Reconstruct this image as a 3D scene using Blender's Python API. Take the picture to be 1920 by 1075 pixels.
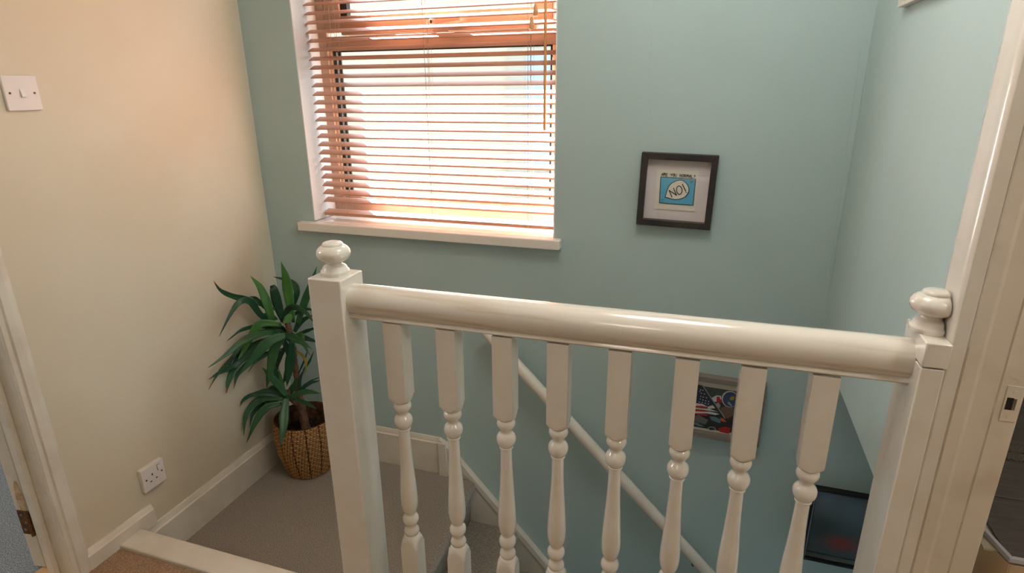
import bpy, bmesh, math, random
from mathutils import Vector, Matrix
random.seed(4)
for o in list(bpy.data.objects): bpy.data.objects.remove(o, do_unlink=True)
SC = bpy.context.scene
C = SC.collection

# ------------------------------------------------------------------ camera
# world: X right along the window wall, Y towards it, Z up; origin at the lens, 1.385 m over the landing
cd = bpy.data.cameras.new('camera'); cd.sensor_width = 36.0; cd.lens = 1119.72/1920*36; cd.clip_start = 0.02
cam = bpy.data.objects.new('camera', cd); C.objects.link(cam)
CR = Matrix(((0.949044, -0.092298, 0.301322), (0.315029, 0.302286, -0.899645), (-0.008051, 0.948733, 0.315976)))
cam.matrix_world = CR.to_4x4()
SC.camera = cam

# ------------------------------------------------------------------ light and exposure
w = bpy.data.worlds.new('sky'); SC.world = w; w.use_nodes = True
bg = w.node_tree.nodes['Background']; bg.inputs[0].default_value = (0.78, 0.88, 1.0, 1); bg.inputs[1].default_value = 5.0
def light(name, kind, loc, energy, color, size=0.1, to=None):
    l = bpy.data.lights.new(name, kind); l.energy = energy; l.color = color
    if kind == 'SUN': l.angle = math.radians(0.8)
    elif kind == 'AREA': l.shape = 'DISK'; l.size = size
    else: l.shadow_soft_size = size
    o = bpy.data.objects.new(name, l); C.objects.link(o); o.location = loc
    if to is not None: o.rotation_euler = Vector(to).to_track_quat('-Z', 'Y').to_euler()
    return o
light('sun', 'SUN', (-4, 6, 6), 90.0, (1.0, 0.98, 0.95), to=(0.110, -0.076, -0.110))
light('landing_fill_light', 'POINT', (-0.35, -0.75, 0.62), 4.5, (1.0, 0.82, 0.70), 0.16)  # added warm fill behind the camera for the landing side
light('stair_fill_light', 'POINT', (-0.10, 1.15, 0.66), 10.5, (1.0, 0.96, 0.91), 0.20)  # added fill over the stairwell, brightens the window wall
light('bathroom_fill_light', 'POINT', (1.2, 0.3, 0.7), 14, (1.0, 0.93, 0.85), 0.12)  # added fill without a fitting, brightens the bathroom tiles
light('bedroom_fill_light', 'POINT', (-3.0, 0.4, 0.5), 25, (0.95, 0.97, 1.0), 0.12)  # added fill without a fitting, so the bedroom is not dark
SC.view_settings.view_transform = 'Standard'; SC.view_settings.look = 'None'
SC.view_settings.exposure = 0.56; SC.view_settings.gamma = 1.0; SC.view_settings.use_curve_mapping = False

# ------------------------------------------------------------------ materials
def lin(c):
    return tuple(((v/255)/12.92 if v <= 10 else (((v/255)+0.055)/1.055)**2.4) for v in c) + (1,)
MATS = {}
def mat(name, rgb, rough=0.5, spec=0.5, rgb2=None, nscale=8.0, nlo=0.35, nhi=0.65, bump=0.0, bscale=200.0, bdist=0.001, metal=0.0, stretch=None, coat=0.0, detail=4):
    m = bpy.data.materials.new(name); m.use_nodes = True; nt = m.node_tree; b = nt.nodes['Principled BSDF']
    b.inputs['Base Color'].default_value = lin(rgb); b.inputs['Roughness'].default_value = rough
    b.inputs['Specular IOR Level'].default_value = spec; b.inputs['Metallic'].default_value = metal
    b.inputs['Coat Weight'].default_value = coat; b.inputs['Coat Roughness'].default_value = 0.07
    tc = nt.nodes.new('ShaderNodeTexCoord'); mp = nt.nodes.new('ShaderNodeMapping')
    nt.links.new(tc.outputs['Object'], mp.inputs[0])
    if stretch: mp.inputs['Scale'].default_value = stretch
    if rgb2:
        n = nt.nodes.new('ShaderNodeTexNoise'); n.inputs['Scale'].default_value = nscale; n.inputs['Detail'].default_value = detail
        nt.links.new(mp.outputs[0], n.inputs[0])
        r = nt.nodes.new('ShaderNodeValToRGB'); r.color_ramp.elements[0].position = nlo; r.color_ramp.elements[1].position = nhi
        r.color_ramp.elements[0].color = lin(rgb); r.color_ramp.elements[1].color = lin(rgb2)
        nt.links.new(n.outputs[0], r.inputs[0]); nt.links.new(r.outputs[0], b.inputs['Base Color'])
    if bump:
        n2 = nt.nodes.new('ShaderNodeTexNoise'); n2.inputs['Scale'].default_value = bscale; n2.inputs['Detail'].default_value = 3
        nt.links.new(mp.outputs[0], n2.inputs[0])
        bp = nt.nodes.new('ShaderNodeBump'); bp.inputs['Strength'].default_value = bump; bp.inputs['Distance'].default_value = bdist
        nt.links.new(n2.outputs[0], bp.inputs['Height']); nt.links.new(bp.outputs[0], b.inputs['Normal'])
    MATS[name] = m
    return m
cream = mat('cream_wall_paint', (216, 207, 184), 0.75, 0.3, (211, 199, 174), 3, 0.3, 0.75, 0.5, 260, 0.0006)
teal = mat('teal_wall_paint', (180, 201, 200), 0.75, 0.3, (176, 197, 195), 3, 0.3, 0.7, 0.5, 260, 0.0006)
whitewall = mat('white_ceiling_paint', (235, 232, 225), 0.85, 0.2, bump=0.3)
reveal = mat('white_reveal_paint', (232, 232, 230), 0.6, 0.3, bump=0.3)
gloss = mat('white_gloss_paint', (234, 230, 220), 0.22, 0.5, (228, 220, 206), 14, 0.4, 0.75, 0.12, 90, 0.001, coat=0.6)
skirt = mat('white_skirting_paint', (226, 220, 206), 0.35, 0.5, (214, 204, 186), 10, 0.4, 0.75, 0.15, 80, 0.001)
dirty = mat('marked_white_door_paint', (226, 218, 202), 0.35, 0.5, (210, 200, 180), 11, 0.5, 0.78, 0.2, 70, 0.001)
railp = mat('worn_white_handrail_paint', (232, 226, 214), 0.16, 0.5, (192, 172, 146), 9, 0.50, 0.82, 0.15, 70, 0.001, stretch=(0.4, 8, 8), coat=1.0)
sillp = mat('white_sill_paint', (238, 232, 222), 0.2, 0.5, bump=0.1, bscale=60, coat=0.4)
carpet = mat('grey_carpet', (120, 111, 100), 1.0, 0.05, (208, 198, 184), 380, 0.30, 0.70, 1.0, 420, 0.005, detail=2)
carpet2 = mat('beige_brown_carpet', (140, 110, 82), 1.0, 0.05, (212, 180, 148), 380, 0.30, 0.70, 1.0, 420, 0.005, detail=2)
carpet3 = mat('blue_grey_carpet', (112, 114, 116), 1.0, 0.05, (176, 178, 180), 260, 0.36, 0.66, 1.0, 380, 0.005, detail=2)
slatm = mat('oak_stained_slat', (202, 154, 130), 0.42, 0.4, (188, 136, 110), 12, 0.3, 0.7, 0.05, 60, 0.0005, stretch=(0.3, 6, 6))
framem = mat('oak_look_window_frame', (200, 172, 150), 0.4, 0.4, (184, 152, 128), 10, 0.3, 0.7, stretch=(0.5, 5, 5))
framel = mat('pale_window_bead', (222, 190, 160), 0.45, 0.4)
gasket = mat('black_gasket', (30, 28, 28), 0.5)
cordm = mat('beige_blind_cord', (176, 150, 128), 0.8)
wandm = mat('light_wood_wand', (214, 170, 118), 0.35, 0.5, (196, 146, 92), 30)
brass = mat('aged_brass', (128, 92, 52), 0.45, 0.5, (92, 66, 40), 60, metal=0.7)
steel = mat('worn_steel', (150, 145, 135), 0.35, metal=0.9)
plastic = mat('white_plastic', (226, 220, 214), 0.3, 0.5)
dark = mat('dark_hole', (22, 18, 16), 0.6)
blackf = mat('black_stained_frame', (44, 40, 40), 0.45, 0.4, (58, 52, 50), 20)
greyf = mat('grey_brown_frame', (138, 128, 120), 0.5, 0.4, (122, 112, 105), 20, stretch=(0.4, 3, 3))
blackg = mat('black_gloss_frame', (14, 14, 15), 0.3)
whitef = mat('white_picture_frame', (216, 212, 200), 0.4)
matb = mat('white_mount_board', (222, 214, 214), 0.9, 0.1)
cardm = mat('cream_card', (226, 222, 208), 0.8, 0.1)
blue = mat('print_sky_blue', (92, 176, 212), 0.7, 0.2)
ink = mat('print_ink', (24, 26, 30), 0.7, 0.2)
inkn = mat('print_navy_ink', (24, 52, 70), 0.7, 0.2)
yellow = mat('print_yellow', (214, 178, 60), 0.7, 0.2)
pcol = {n: mat('print_' + n, c, 0.6, 0.25) for n, c in dict(green=(62, 76, 64), navy=(32, 36, 66), white=(216, 214, 210), red=(178, 36, 40), black=(26, 26, 30), grey=(104, 106, 104), blue_helmet=(50, 64, 108), olive=(166, 158, 40), brown=(112, 84, 66), orange=(214, 92, 52), teal_grey=(92, 128, 138), silver=(160, 162, 162)).items()}
wicker = mat('woven_water_hyacinth', (196, 144, 88), 0.75, 0.25, (140, 92, 48), 110, 0.38, 0.66, 0.4, 300, 0.002)
_b = wicker.node_tree.nodes['Principled BSDF']; _at = wicker.node_tree.nodes.new('ShaderNodeAttribute'); _at.attribute_name = 'strand_shade'
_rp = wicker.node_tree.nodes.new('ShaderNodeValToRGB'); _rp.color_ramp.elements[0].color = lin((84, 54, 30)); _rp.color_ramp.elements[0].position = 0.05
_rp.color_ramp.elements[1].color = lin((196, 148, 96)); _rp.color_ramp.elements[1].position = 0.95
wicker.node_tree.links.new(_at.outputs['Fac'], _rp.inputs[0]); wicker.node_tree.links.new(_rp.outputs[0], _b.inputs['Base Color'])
wickd = mat('dark_wicker_lining', (92, 60, 38), 0.8, 0.2, (50, 32, 22), 60)
soilm = mat('dark_potting_soil', (34, 26, 22), 1.0, 0.1, (56, 44, 36), 90, bump=1.0, bscale=120, bdist=0.006)
bark = mat('ringed_bark', (128, 100, 80), 0.8, 0.2, (90, 66, 54), 40, 0.35, 0.7, 0.8, 140, 0.002)
leafs = [mat('leaf_dark_green', (28, 66, 44), 0.38, 0.4, (38, 80, 50), 14, stretch=(1, 1, 1)),
         mat('leaf_green', (42, 86, 54), 0.38, 0.4, (54, 98, 58), 14),
         mat('leaf_light_green', (72, 122, 52), 0.42, 0.4, (56, 104, 46), 14),
         mat('leaf_yellowing', (164, 130, 52), 0.6, 0.3, (120, 110, 46), 30)]
tipm = mat('leaf_dry_tip', (136, 94, 56), 0.7, 0.2)
render = mat('neighbour_cream_render', (112, 109, 97), 0.9, 0.1, (108, 104, 93), 2, bump=0.4, bscale=40, bdist=0.004)
outg = mat('outdoor_tarmac', (66, 66, 64), 0.9, 0.1, (54, 54, 54), 5)
ngl = mat('neighbour_window_pane', (90, 104, 116), 0.4, 0.1)
nfr = mat('neighbour_window_frame', (100, 99, 92), 0.9, 0.05)
tiled = mat('dark_grey_tile', (98, 92, 88), 0.4, 0.4, (84, 78, 74), 14, stretch=(1, 6, 1))
tileb = mat('beige_stone_tile', (206, 186, 156), 0.4, 0.4, (190, 164, 132), 9)
grout = mat('grout', (168, 158, 140), 0.9, 0.1)
pebble = mat('speckled_mosaic', (120, 112, 98), 0.6, 0.4, (62, 56, 50), 420, 0.4, 0.6, 0.6, 400, 0.002)
trimm = mat('grey_tile_trim', (176, 176, 182), 0.3, 0.5)
rust = mat('bare_patch', (214, 198, 170), 0.7, 0.2, (176, 148, 112), 60)
def glassmat():
    m = bpy.data.materials.new('clear_glass'); m.use_nodes = True; nt = m.node_tree; nt.nodes.clear()
    out = nt.nodes.new('ShaderNodeOutputMaterial'); mx = nt.nodes.new('ShaderNodeMixShader'); fr = None
    t = nt.nodes.new('ShaderNodeBsdfTransparent'); g = nt.nodes.new('ShaderNodeBsdfGlossy'); g.inputs['Roughness'].default_value = 0.02
    mx.inputs[0].default_value = 0.04; nt.links.new(t.outputs[0], mx.inputs[1]); nt.links.new(g.outputs[0], mx.inputs[2]); nt.links.new(mx.outputs[0], out.inputs[0])
    return m
glass = glassmat()
shadem = bpy.data.materials.new('lamp_shade'); shadem.use_nodes = True
shadem.node_tree.nodes['Principled BSDF'].inputs['Base Color'].default_value = (0.9, 0.85, 0.75, 1)
# blurred print of the lowest picture: soft colour patches
def blurmat():
    m = bpy.data.materials.new('print_soft_blur'); m.use_nodes = True; nt = m.node_tree; b = nt.nodes['Principled BSDF']; b.inputs['Roughness'].default_value = 0.35
    tc = nt.nodes.new('ShaderNodeTexCoord')
    def spot(cx, cz, r, col, prev):
        mp = nt.nodes.new('ShaderNodeMapping'); mp.inputs['Location'].default_value = (-cx, 0, -cz); nt.links.new(tc.outputs['Object'], mp.inputs[0])
        sp = nt.nodes.new('ShaderNodeVectorMath'); sp.operation = 'LENGTH'; 
        sc_ = nt.nodes.new('ShaderNodeVectorMath'); sc_.operation = 'MULTIPLY'; sc_.inputs[1].default_value = (1/r[0], 0, 1/r[1])
        nt.links.new(mp.outputs[0], sc_.inputs[0]); nt.links.new(sc_.outputs[0], sp.inputs[0])
        mr = nt.nodes.new('ShaderNodeMapRange'); mr.interpolation_type = 'SMOOTHSTEP'; mr.inputs[1].default_value = 0; mr.inputs[2].default_value = 1; mr.inputs[3].default_value = 1; mr.inputs[4].default_value = 0
        nt.links.new(sp.outputs['Value'], mr.inputs[0])
        mx = nt.nodes.new('ShaderNodeMix'); mx.data_type = 'RGBA'; mx.inputs[7].default_value = lin(col)
        if prev is None: mx.inputs[6].default_value = lin((58, 66, 70))
        else: nt.links.new(prev, mx.inputs[6])
        nt.links.new(mr.outputs[0], mx.inputs[0]); return mx.outputs[2]
    p = spot(0.03, 0.24, (0.12, 0.13), (112, 120, 136), None)
    p = spot(0.12, 0.20, (0.10, 0.12), (96, 106, 120), p)
    p = spot(0.02, 0.10, (0.10, 0.07), (40, 50, 50), p)
    p = spot(0.10, 0.055, (0.09, 0.05), (132, 36, 22), p)
    nt.links.new(p, b.inputs['Base Color']); return m
blurm = blurmat()

# ------------------------------------------------------------------ mesh helpers
class MB:
    def __init__(s): s.v = []; s.f = []; s.m = []
    def add(s, vs, fs, mi=0):
        k = len(s.v); s.v += [tuple(a) for a in vs]; s.f += [tuple(i + k for i in f) for f in fs]; s.m += [mi]*len(fs); return s
    def box(s, x0, x1, y0, y1, z0, z1, mi=0):
        return s.add([(x0,y0,z0),(x1,y0,z0),(x1,y1,z0),(x0,y1,z0),(x0,y0,z1),(x1,y0,z1),(x1,y1,z1),(x0,y1,z1)],
                     [(3,2,1,0),(4,5,6,7),(0,1,5,4),(1,2,6,5),(2,3,7,6),(3,0,4,7)], mi)
    def prism(s, poly, d, mi=0):
        """poly: 3D points of one face, d: extrusion vector"""
        n = len(poly); d = Vector(d); P = [Vector(p) for p in poly]
        return s.add([*P, *[p + d for p in P]], [tuple(range(n)), tuple(range(2*n-1, n-1, -1))] + [(i, n+i, n+(i+1) % n, (i+1) % n) for i in range(n)], mi)
    def obox(s, c, ax, ay, az, mi=0):
        c = Vector(c); ax = Vector(ax); ay = Vector(ay); az = Vector(az)
        vs = [c + a*ax + b*ay + e*az for e in (-1, 1) for (a, b) in ((-1,-1),(1,-1),(1,1),(-1,1))]
        return s.add(vs, [(3,2,1,0),(4,5,6,7),(0,1,5,4),(1,2,6,5),(2,3,7,6),(3,0,4,7)], mi)
    def lathe(s, c, prof, n=28, axis=(0,0,1), mi=0, cap=True):
        c = Vector(c); A = Vector(axis).normalized(); U = A.orthogonal().normalized() if abs(A.z) < 0.99 else Vector((1,0,0)); W = A.cross(U)
        vs = []
        for (h, r) in prof:
            for i in range(n):
                t = 2*math.pi*i/n; vs.append(c + A*h + (U*math.cos(t) + W*math.sin(t))*r)
        fs = [(j*n+i, j*n+(i+1) % n, (j+1)*n+(i+1) % n, (j+1)*n+i) for j in range(len(prof)-1) for i in range(n)]
        if cap: fs += [tuple(range(n-1, -1, -1)), tuple(range((len(prof)-1)*n, len(prof)*n))]
        return s.add(vs, fs, mi)
    def tube(s, pts, r, n=8, mi=0, rs=None):
        P = [Vector(p) for p in pts]; vs = []; U = None
        for j, p in enumerate(P):
            T = (P[min(j+1, len(P)-1)] - P[max(j-1, 0)]).normalized()
            U = T.orthogonal().normalized() if U is None else (U - T*U.dot(T)).normalized()
            W = T.cross(U); rr = rs[j] if rs else r
            vs += [p + (U*math.cos(2*math.pi*i/n) + W*math.sin(2*math.pi*i/n))*rr for i in range(n)]
        fs = [(j*n+i, j*n+(i+1) % n, (j+1)*n+(i+1) % n, (j+1)*n+i) for j in range(len(P)-1) for i in range(n)]
        fs += [tuple(range(n-1, -1, -1)), tuple(range((len(P)-1)*n, len(P)*n))]
        return s.add(vs, fs, mi)
    def build(s, name, m, parent=None, bevel=0.0, seg=2, smooth=False, origin=None, **props):
        o0 = Vector(ORG[parent]) if parent else Vector(origin if origin else (0, 0, 0))
        me = bpy.data.meshes.new(name); me.from_pydata([tuple(Vector(v) - o0) for v in s.v], [], s.f); me.update()
        for mm in (m if isinstance(m, (list, tuple)) else [m]): me.materials.append(mm)
        for p, k in zip(me.polygons, s.m): p.material_index = k; p.use_smooth = smooth
        o = bpy.data.objects.new(name, me); C.objects.link(o)
        if parent: o.parent = parent
        else: o.location = o0
        ORG[o] = tuple(o0)
        bm = bmesh.new(); bm.from_mesh(me); bmesh.ops.recalc_face_normals(bm, faces=bm.faces); bm.to_mesh(me); bm.free()
        if bevel:
            b = o.modifiers.new('bevel', 'BEVEL'); b.width = bevel; b.segments = seg; b.limit_method = 'ANGLE'; b.angle_limit = math.radians(35)
            for p in me.polygons: p.use_smooth = True
            me.set_sharp_from_angle(angle=math.radians(40)) if not smooth else None
        elif smooth: me.set_sharp_from_angle(angle=math.radians(50))
        tag(o, **props)
        return o
ORG = {}
def tag(o, label=None, cat=None, group=None, kind=None):
    if label: o['label'] = label
    if cat: o['category'] = cat
    if group: o['group'] = group
    if kind: o['kind'] = kind
    return o
def thing(name, loc, label=None, cat=None, group=None, kind=None):
    o = bpy.data.objects.new(name, None); C.objects.link(o); o.location = loc; o.empty_display_size = 0.05; ORG[o] = tuple(loc)
    return tag(o, label, cat, group, kind)
B = lambda *a: MB().box(*a)
def copy_tree(o, loc, parent=None):
    c = o.copy(); C.objects.link(c); c.parent = parent
    if loc is not None: c.location = loc
    for ch in o.children: copy_tree(ch, None, c)
    return c

# ================================================================== measures
LW, RW, FW = -1.70, 0.372, 1.955          # cream wall, right wall, window wall
ZU, ZL, ZC = -1.385, -1.545, 1.02         # landing, half landing, ceiling
WX0, WX1, WZ0, WZ1 = -1.476, -0.499, -0.492, 0.76   # window opening
LE = 1.085                                 # landing edge (y)
ZH = -4.20                                 # hall floor below

# ================================================================== SETTING
# window wall with its opening, going down beside the stairs
fw = MB()
for a in ((-1.85, WX0, ZH, ZC+.1), (WX1, 3.0, ZH, ZC+.1), (WX0, WX1, ZH, WZ0-.03), (WX0, WX1, WZ1, ZC+.1)):
    fw.box(a[0], a[1], FW, FW+.205, a[2], a[3])
wf = fw.build('wall_far', teal, kind='structure')
rv = MB()   # plastered reveal lining
rv.box(WX0-.001, WX0+.004, FW+.0005, FW+.16, WZ0, WZ1); rv.box(WX1-.004, WX1+.001, FW+.0005, FW+.16, WZ0, WZ1); rv.box(WX0, WX1, FW+.0005, FW+.16, WZ1-.004, WZ1+.001)
rv.build('reveal_lining', reveal, wf)
for pts in ([(-.2110, -.012), (-.2095, -.11), (-.208, -.188)], [(-.2115, .35), (-.211, .10), (-.2112, -.01)], [(.351, .10), (.353, -.05), (.358, -.20)], [(.359, -.25), (.363, -.42), (.367, -.55)], [(-1.03, -.56), (-1.032, -.60), (-1.029, -.63)]):
    MB().tube([(x, FW, z) for x, z in pts], 0.0008, 6).build('paper_seam', teal, wf)
# cream wall: upper landing part with the doorway, continuing beside the half landing
cw = MB(); cw.box(LW-.10, LW, .975, FW, ZL-.2, ZC+.1); cw.box(LW-.12, LW, -2.2, .14, ZU-.1, ZC+.1); cw.box(LW-.12, LW, .14, .975, .66, ZC+.1)
cw.build('wall_left', cream, kind='structure')
# right wall over the stairs (a bulkhead hangs at z -0.765), door opening nearer
rw = MB(); rw.box(RW, RW+.115, 1.058, FW, -.765, ZC+.1); rw.box(RW, RW+.10, -2.2, .16, ZU-.1, ZC+.1); rw.box(RW, RW+.10, .16, .985, .66, ZC+.1)
rw.build('wall_right', teal, kind='structure')
MB().tube([(.3722, 1.93, -.72), (.3722, 1.925, -.3), (.3722, 1.932, .2), (.3722, 1.93, .6)], .0012, 6).build('trim_9', teal, kind='structure')
B(-1.85, 3.0, -2.3, -2.2, -4.3, ZC+.1).build('wall_back', cream, kind='structure')
B(-1.85, 2.6, -2.3, FW+.1, ZC, ZC+.1).build('ceiling', whitewall, kind='structure')
# stairwell shell
B(-1.70, 3.0, 1.03, LE-.012, ZH, ZU-.03).build('wall_stair_side', teal, kind='structure')
he = MB(); he.box(2.2, 2.3, 1.03, FW, ZH, -4.05); he.box(2.2, 2.3, 1.03, FW, -2.10, -.7); he.box(2.2, 2.3, 1.03, 1.10, -4.05, -2.10); he.box(2.2, 2.3, 1.90, FW, -4.05, -2.10)
he.build('wall_hall_end', whitewall, kind='structure')
gd = thing('added_front_door', (2.24, 1.5, ZH), kind='structure')      # unseen glazed front door, added to light the stairs from below
m = MB(); m.box(2.22, 2.27, 1.10, 1.18, -4.05, -2.10); m.box(2.22, 2.27, 1.82, 1.90, -4.05, -2.10); m.box(2.22, 2.27, 1.18, 1.82, -4.05, -3.85); m.box(2.22, 2.27, 1.18, 1.82, -2.20, -2.10)
m.build('door_frame', gloss, gd, bevel=.004)
B(2.24, 2.246, 1.18, 1.82, -3.85, -2.20).build('glass_pane', glass, gd)
B(RW+.004, 3.0, 1.09, FW, -.764, -.748).build('ceiling_stair', whitewall, kind='structure')
# floors
B(LW-.02, RW+.05, -2.2, LE, ZU-.03, ZU).build('floor', carpet2, kind='structure')
B(-4.6, LW-.02, -2.2, FW+.2, ZU-.03, ZU+.004).build('floor_bedroom', carpet3, kind='structure')
B(-.9, 3.0, 1.03, FW, ZH-.05, ZH).build('floor_hall', carpet, kind='structure')
# landing nosing board
nb = B(LW+.012, RW, LE-.018, 1.149, ZU-.010, ZU+.012).build('trim_1', skirt, bevel=.004, kind='structure', origin=(-1.7, LE, ZU))
B(LW+.001, RW, 1.10, 1.118, ZL-.1, ZU-.010).build('riser_board', skirt, nb)

# staircase: carpeted half landing and treads going down to the right
st = thing('staircase', (-.8, 1.5, ZL), kind='structure')
def tread(poly, z, drop, name):
    """rounded carpet nosing on the +x edge; poly = back y, front y, x left, x right at back / front"""
    yb, yf, x0, xb, xf = poly; m = MB(); N = 7; r = .024
    rows = []
    for (y, xe) in ((yf, xf), ((yf+yb)/2, (xf+xb)/2), (yb, xb)):
        row = [(x0, y, z)]
        for i in range(N+1):
            t = math.pi/2 - math.pi*i/N; row.append((xe - r + r*math.cos(t), y, z - r + r*math.sin(t)))
        row += [(xe - .026, y, z - 2*r - .004), (xe - .030, y, z - drop), (x0, y, z - drop)]
        rows.append(row)
    k = len(rows[0]); vs = [p for rw_ in rows for p in rw_]
    fs = [(a*k+i, a*k+(i+1) % k, (a+1)*k+(i+1) % k, (a+1)*k+i) for a in range(2) for i in range(k)] + [tuple(range(k)), tuple(range(3*k-1, 2*k-1, -1))]
    o = m.add(vs, fs).build(name, carpet, st, smooth=True)
    return o
tread((FW-.022, 1.118, LW, -.812, -.748), ZL, .215, 'half_landing')
GO, RI = .1835, .2035
for k in range(1, 13):
    tread((FW-.022, 1.09, -.86+GO*(k-1), -.812+GO*k, -.790+GO*k), ZL-RI*k, .215, 'stair_step')
# string board against the window wall
sp = [(-.974, -1.376), (-.938, -1.398)]
def sl(x): return -1.398 - 1.109*(x + .938)
sp += [(1.55, sl(1.55)), (1.2, sl(1.2)-.75), (-.974, -1.80)]
sb = MB().prism([(x, FW, z) for x, z in sp], (0, -.022, 0)).build('string_board', skirt, st, bevel=.003)
a = Vector((-.938, 1.933, -1.398)); b_ = Vector((1.5, 1.933, sl(1.5))); d = (b_-a).normalized(); nrm = Vector((d.z, 0, -d.x)); nrm = nrm if nrm.z < 0 else -nrm
MB().prism([a, b_, b_ + nrm*.026, a + nrm*.026], (0, -.006, 0)).build('string_moulding', skirt, st, bevel=.0025)
B(-.976, -.938, 1.925, FW, -1.56, -1.39).build('string_end', skirt, st, bevel=.003)

# baseboards (square board with a chamfered top edge)
def board(name, p0, p1, z0, z1, nin, t=.018, ch=.022):
    p0 = Vector((*p0, 0)); p1 = Vector((*p1, 0)); n = Vector((*nin, 0))
    prof = [(0, z0), (t, z0), (t, z1-ch), (t*.72, z1-ch+.003), (t*.55, z1-ch*.45), (t*.3, z1), (0, z1)]
    m = MB(); vs = [p + n*o_ + Vector((0, 0, z)) for p in (p0, p1) for (o_, z) in prof]; k = len(prof)
    m.add(vs, [(i, (i+1) % k, k+(i+1) % k, k+i) for i in range(k)] + [tuple(range(k)), tuple(range(2*k-1, k-1, -1))])
    return m.build(name, skirt, kind='structure')
board('baseboard_far', (LW, FW), (-.975, FW), ZL-.01, -1.380, (0, -1))
board('baseboard_left', (LW, 1.118), (LW, FW-.018), ZL-.01, -1.402, (1, 0))
bl = board('baseboard_landing', (LW, .972), (LW, 1.205), ZU-.01, -1.322, (1, 0), ch=.016)

# -------------------------------------------------- left doorway: architrave, jamb, door
ar = MB()
prof = [(0, .980), (.010, .980), (.015, .974), (.018, .962), (.018, .944), (.013, .940), (.012, .929), (.009, .926), (0, .926)]
k = len(prof); z0, z1 = ZU, .72
ar.add([(LW + o_, y, z) for z in (z0, z1) for (o_, y) in prof], [(i, (i+1) % k, k+(i+1) % k, k+i) for i in range(k)] + [tuple(range(k)), tuple(range(2*k-1, k-1, -1))])
ar.build('trim_2', skirt, kind='structure')
B(LW, LW+.018, .12, .978, .66, .735).build('trim_3', skirt, bevel=.004, kind='structure')
B(LW, LW+.018, .10, .18, ZU, .66).build('trim_4', skirt, bevel=.004, kind='structure')
jm = MB(); jm.box(LW-.101, LW+.002, .9255, .974, ZU, .69)
jb = jm.build('trim_5', dirty, kind='structure', bevel=.002, origin=(LW, .93, ZU))
B(LW-.075, LW-.045, .911, .926, ZU, .66).build('door_stop', dirty, jb, bevel=.002)
# open bedroom door: hinged on the far jamb, swung wide so that only its edge shows
D0 = Vector((-1.808, .927, 0)); dd = Vector((-.18, .984, 0)).normalized(); dn = Vector((-.984, -.18, 0)).normalized()
# edge faces the camera: thickness runs along dn
dr = MB(); dr.prism([D0 + Vector((0,0,-1.370)), D0 + dn*.042 + Vector((0,0,-1.370)), D0 + dn*.042 + Vector((0,0,.64)), D0 + Vector((0,0,.64))], dd*.76)
door = dr.build('door_1', dirty, kind='structure', bevel=.0025, origin=tuple(D0 + Vector((0, 0, -1.37))))
fnv = -dd
def hinge(zc):
    h = MB(); c = D0 + dn*.0205 + fnv*.0012 + Vector((0, 0, zc))
    h.obox(c, dn*.0175, fnv*.0012, Vector((0, 0, .042)))
    hg = h.build('hinge', brass, door, bevel=.0005)
    kn = MB(); c2 = D0 + fnv*.006 + Vector((0, 0, zc))
    for i in range(5):
        kn.lathe(c2 + Vector((0, 0, -.042 + i*.0168 + .0006)), [(0, .0052), (.0156, .0052)], 10)
    kn.build('hinge_knuckle', brass, hg, smooth=True)
    for i in (-1, 0, 1):
        sc = MB().lathe(c + dn*(.006 if i else -.004) + fnv*.001 + Vector((0, 0, i*.026)), [(0, .0042), (.0012, .0036)], 10, axis=fnv); sc.build('hinge_screw', steel, hg)
hinge(-1.205); hinge(.3)
pt = MB(); c = D0 + dn*.014 + fnv*.0004 + Vector((0, 0, -1.115))
pt.prism([c + dn*(.013*math.cos(t)*(1 - .3*math.sin(t))) + Vector((0, 0, .055*math.sin(t))) for t in [i*2*math.pi/14 for i in range(14)]], fnv*.0008)
pt.build('bare_paint_patch', rust, door)
B(LW-.125, LW-.02, .14, .975, ZU+.0005, ZU+.012).build('trim_6', wandm, kind='structure')

# -------------------------------------------------- right doorway: architrave, jamb with strike plate
JY = .985
am = MB()
pr = [(.372, 1.063), (.366, 1.063), (.3605, 1.055), (.3585, 1.040), (.3615, 1.030), (.3595, 1.0), (.3600, .990), (.3645, JY-.001), (.3835, JY-.001), (.3835, 1.05)]
def vprism(pr, z0, z1):
    k = len(pr); m = MB()
    return m.add([(x, y, z) for z in (z0, z1) for (x, y) in pr], [(i, (i+1) % k, k+(i+1) % k, k+i) for i in range(k)] + [tuple(range(k)), tuple(range(2*k-1, k-1, -1))])
vprism(pr, ZU, .73).build('trim_7', gloss, kind='structure', bevel=.0012)
jp = [(.3825, 1.06), (.3825, JY+.001), (.3855, JY-.003), (.402, JY-.003), (.408, JY), (.4095, JY+.006), (.4110, JY+.008), (.438, JY+.008), (.4400, JY+.006), (.4405, JY+.016), (.4745, JY+.016), (.4765, JY+.018), (.4765, 1.06)]
jr = vprism(jp, ZU, .70).build('trim_8', dirty, kind='structure', origin=(.43, JY, ZU))
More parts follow.
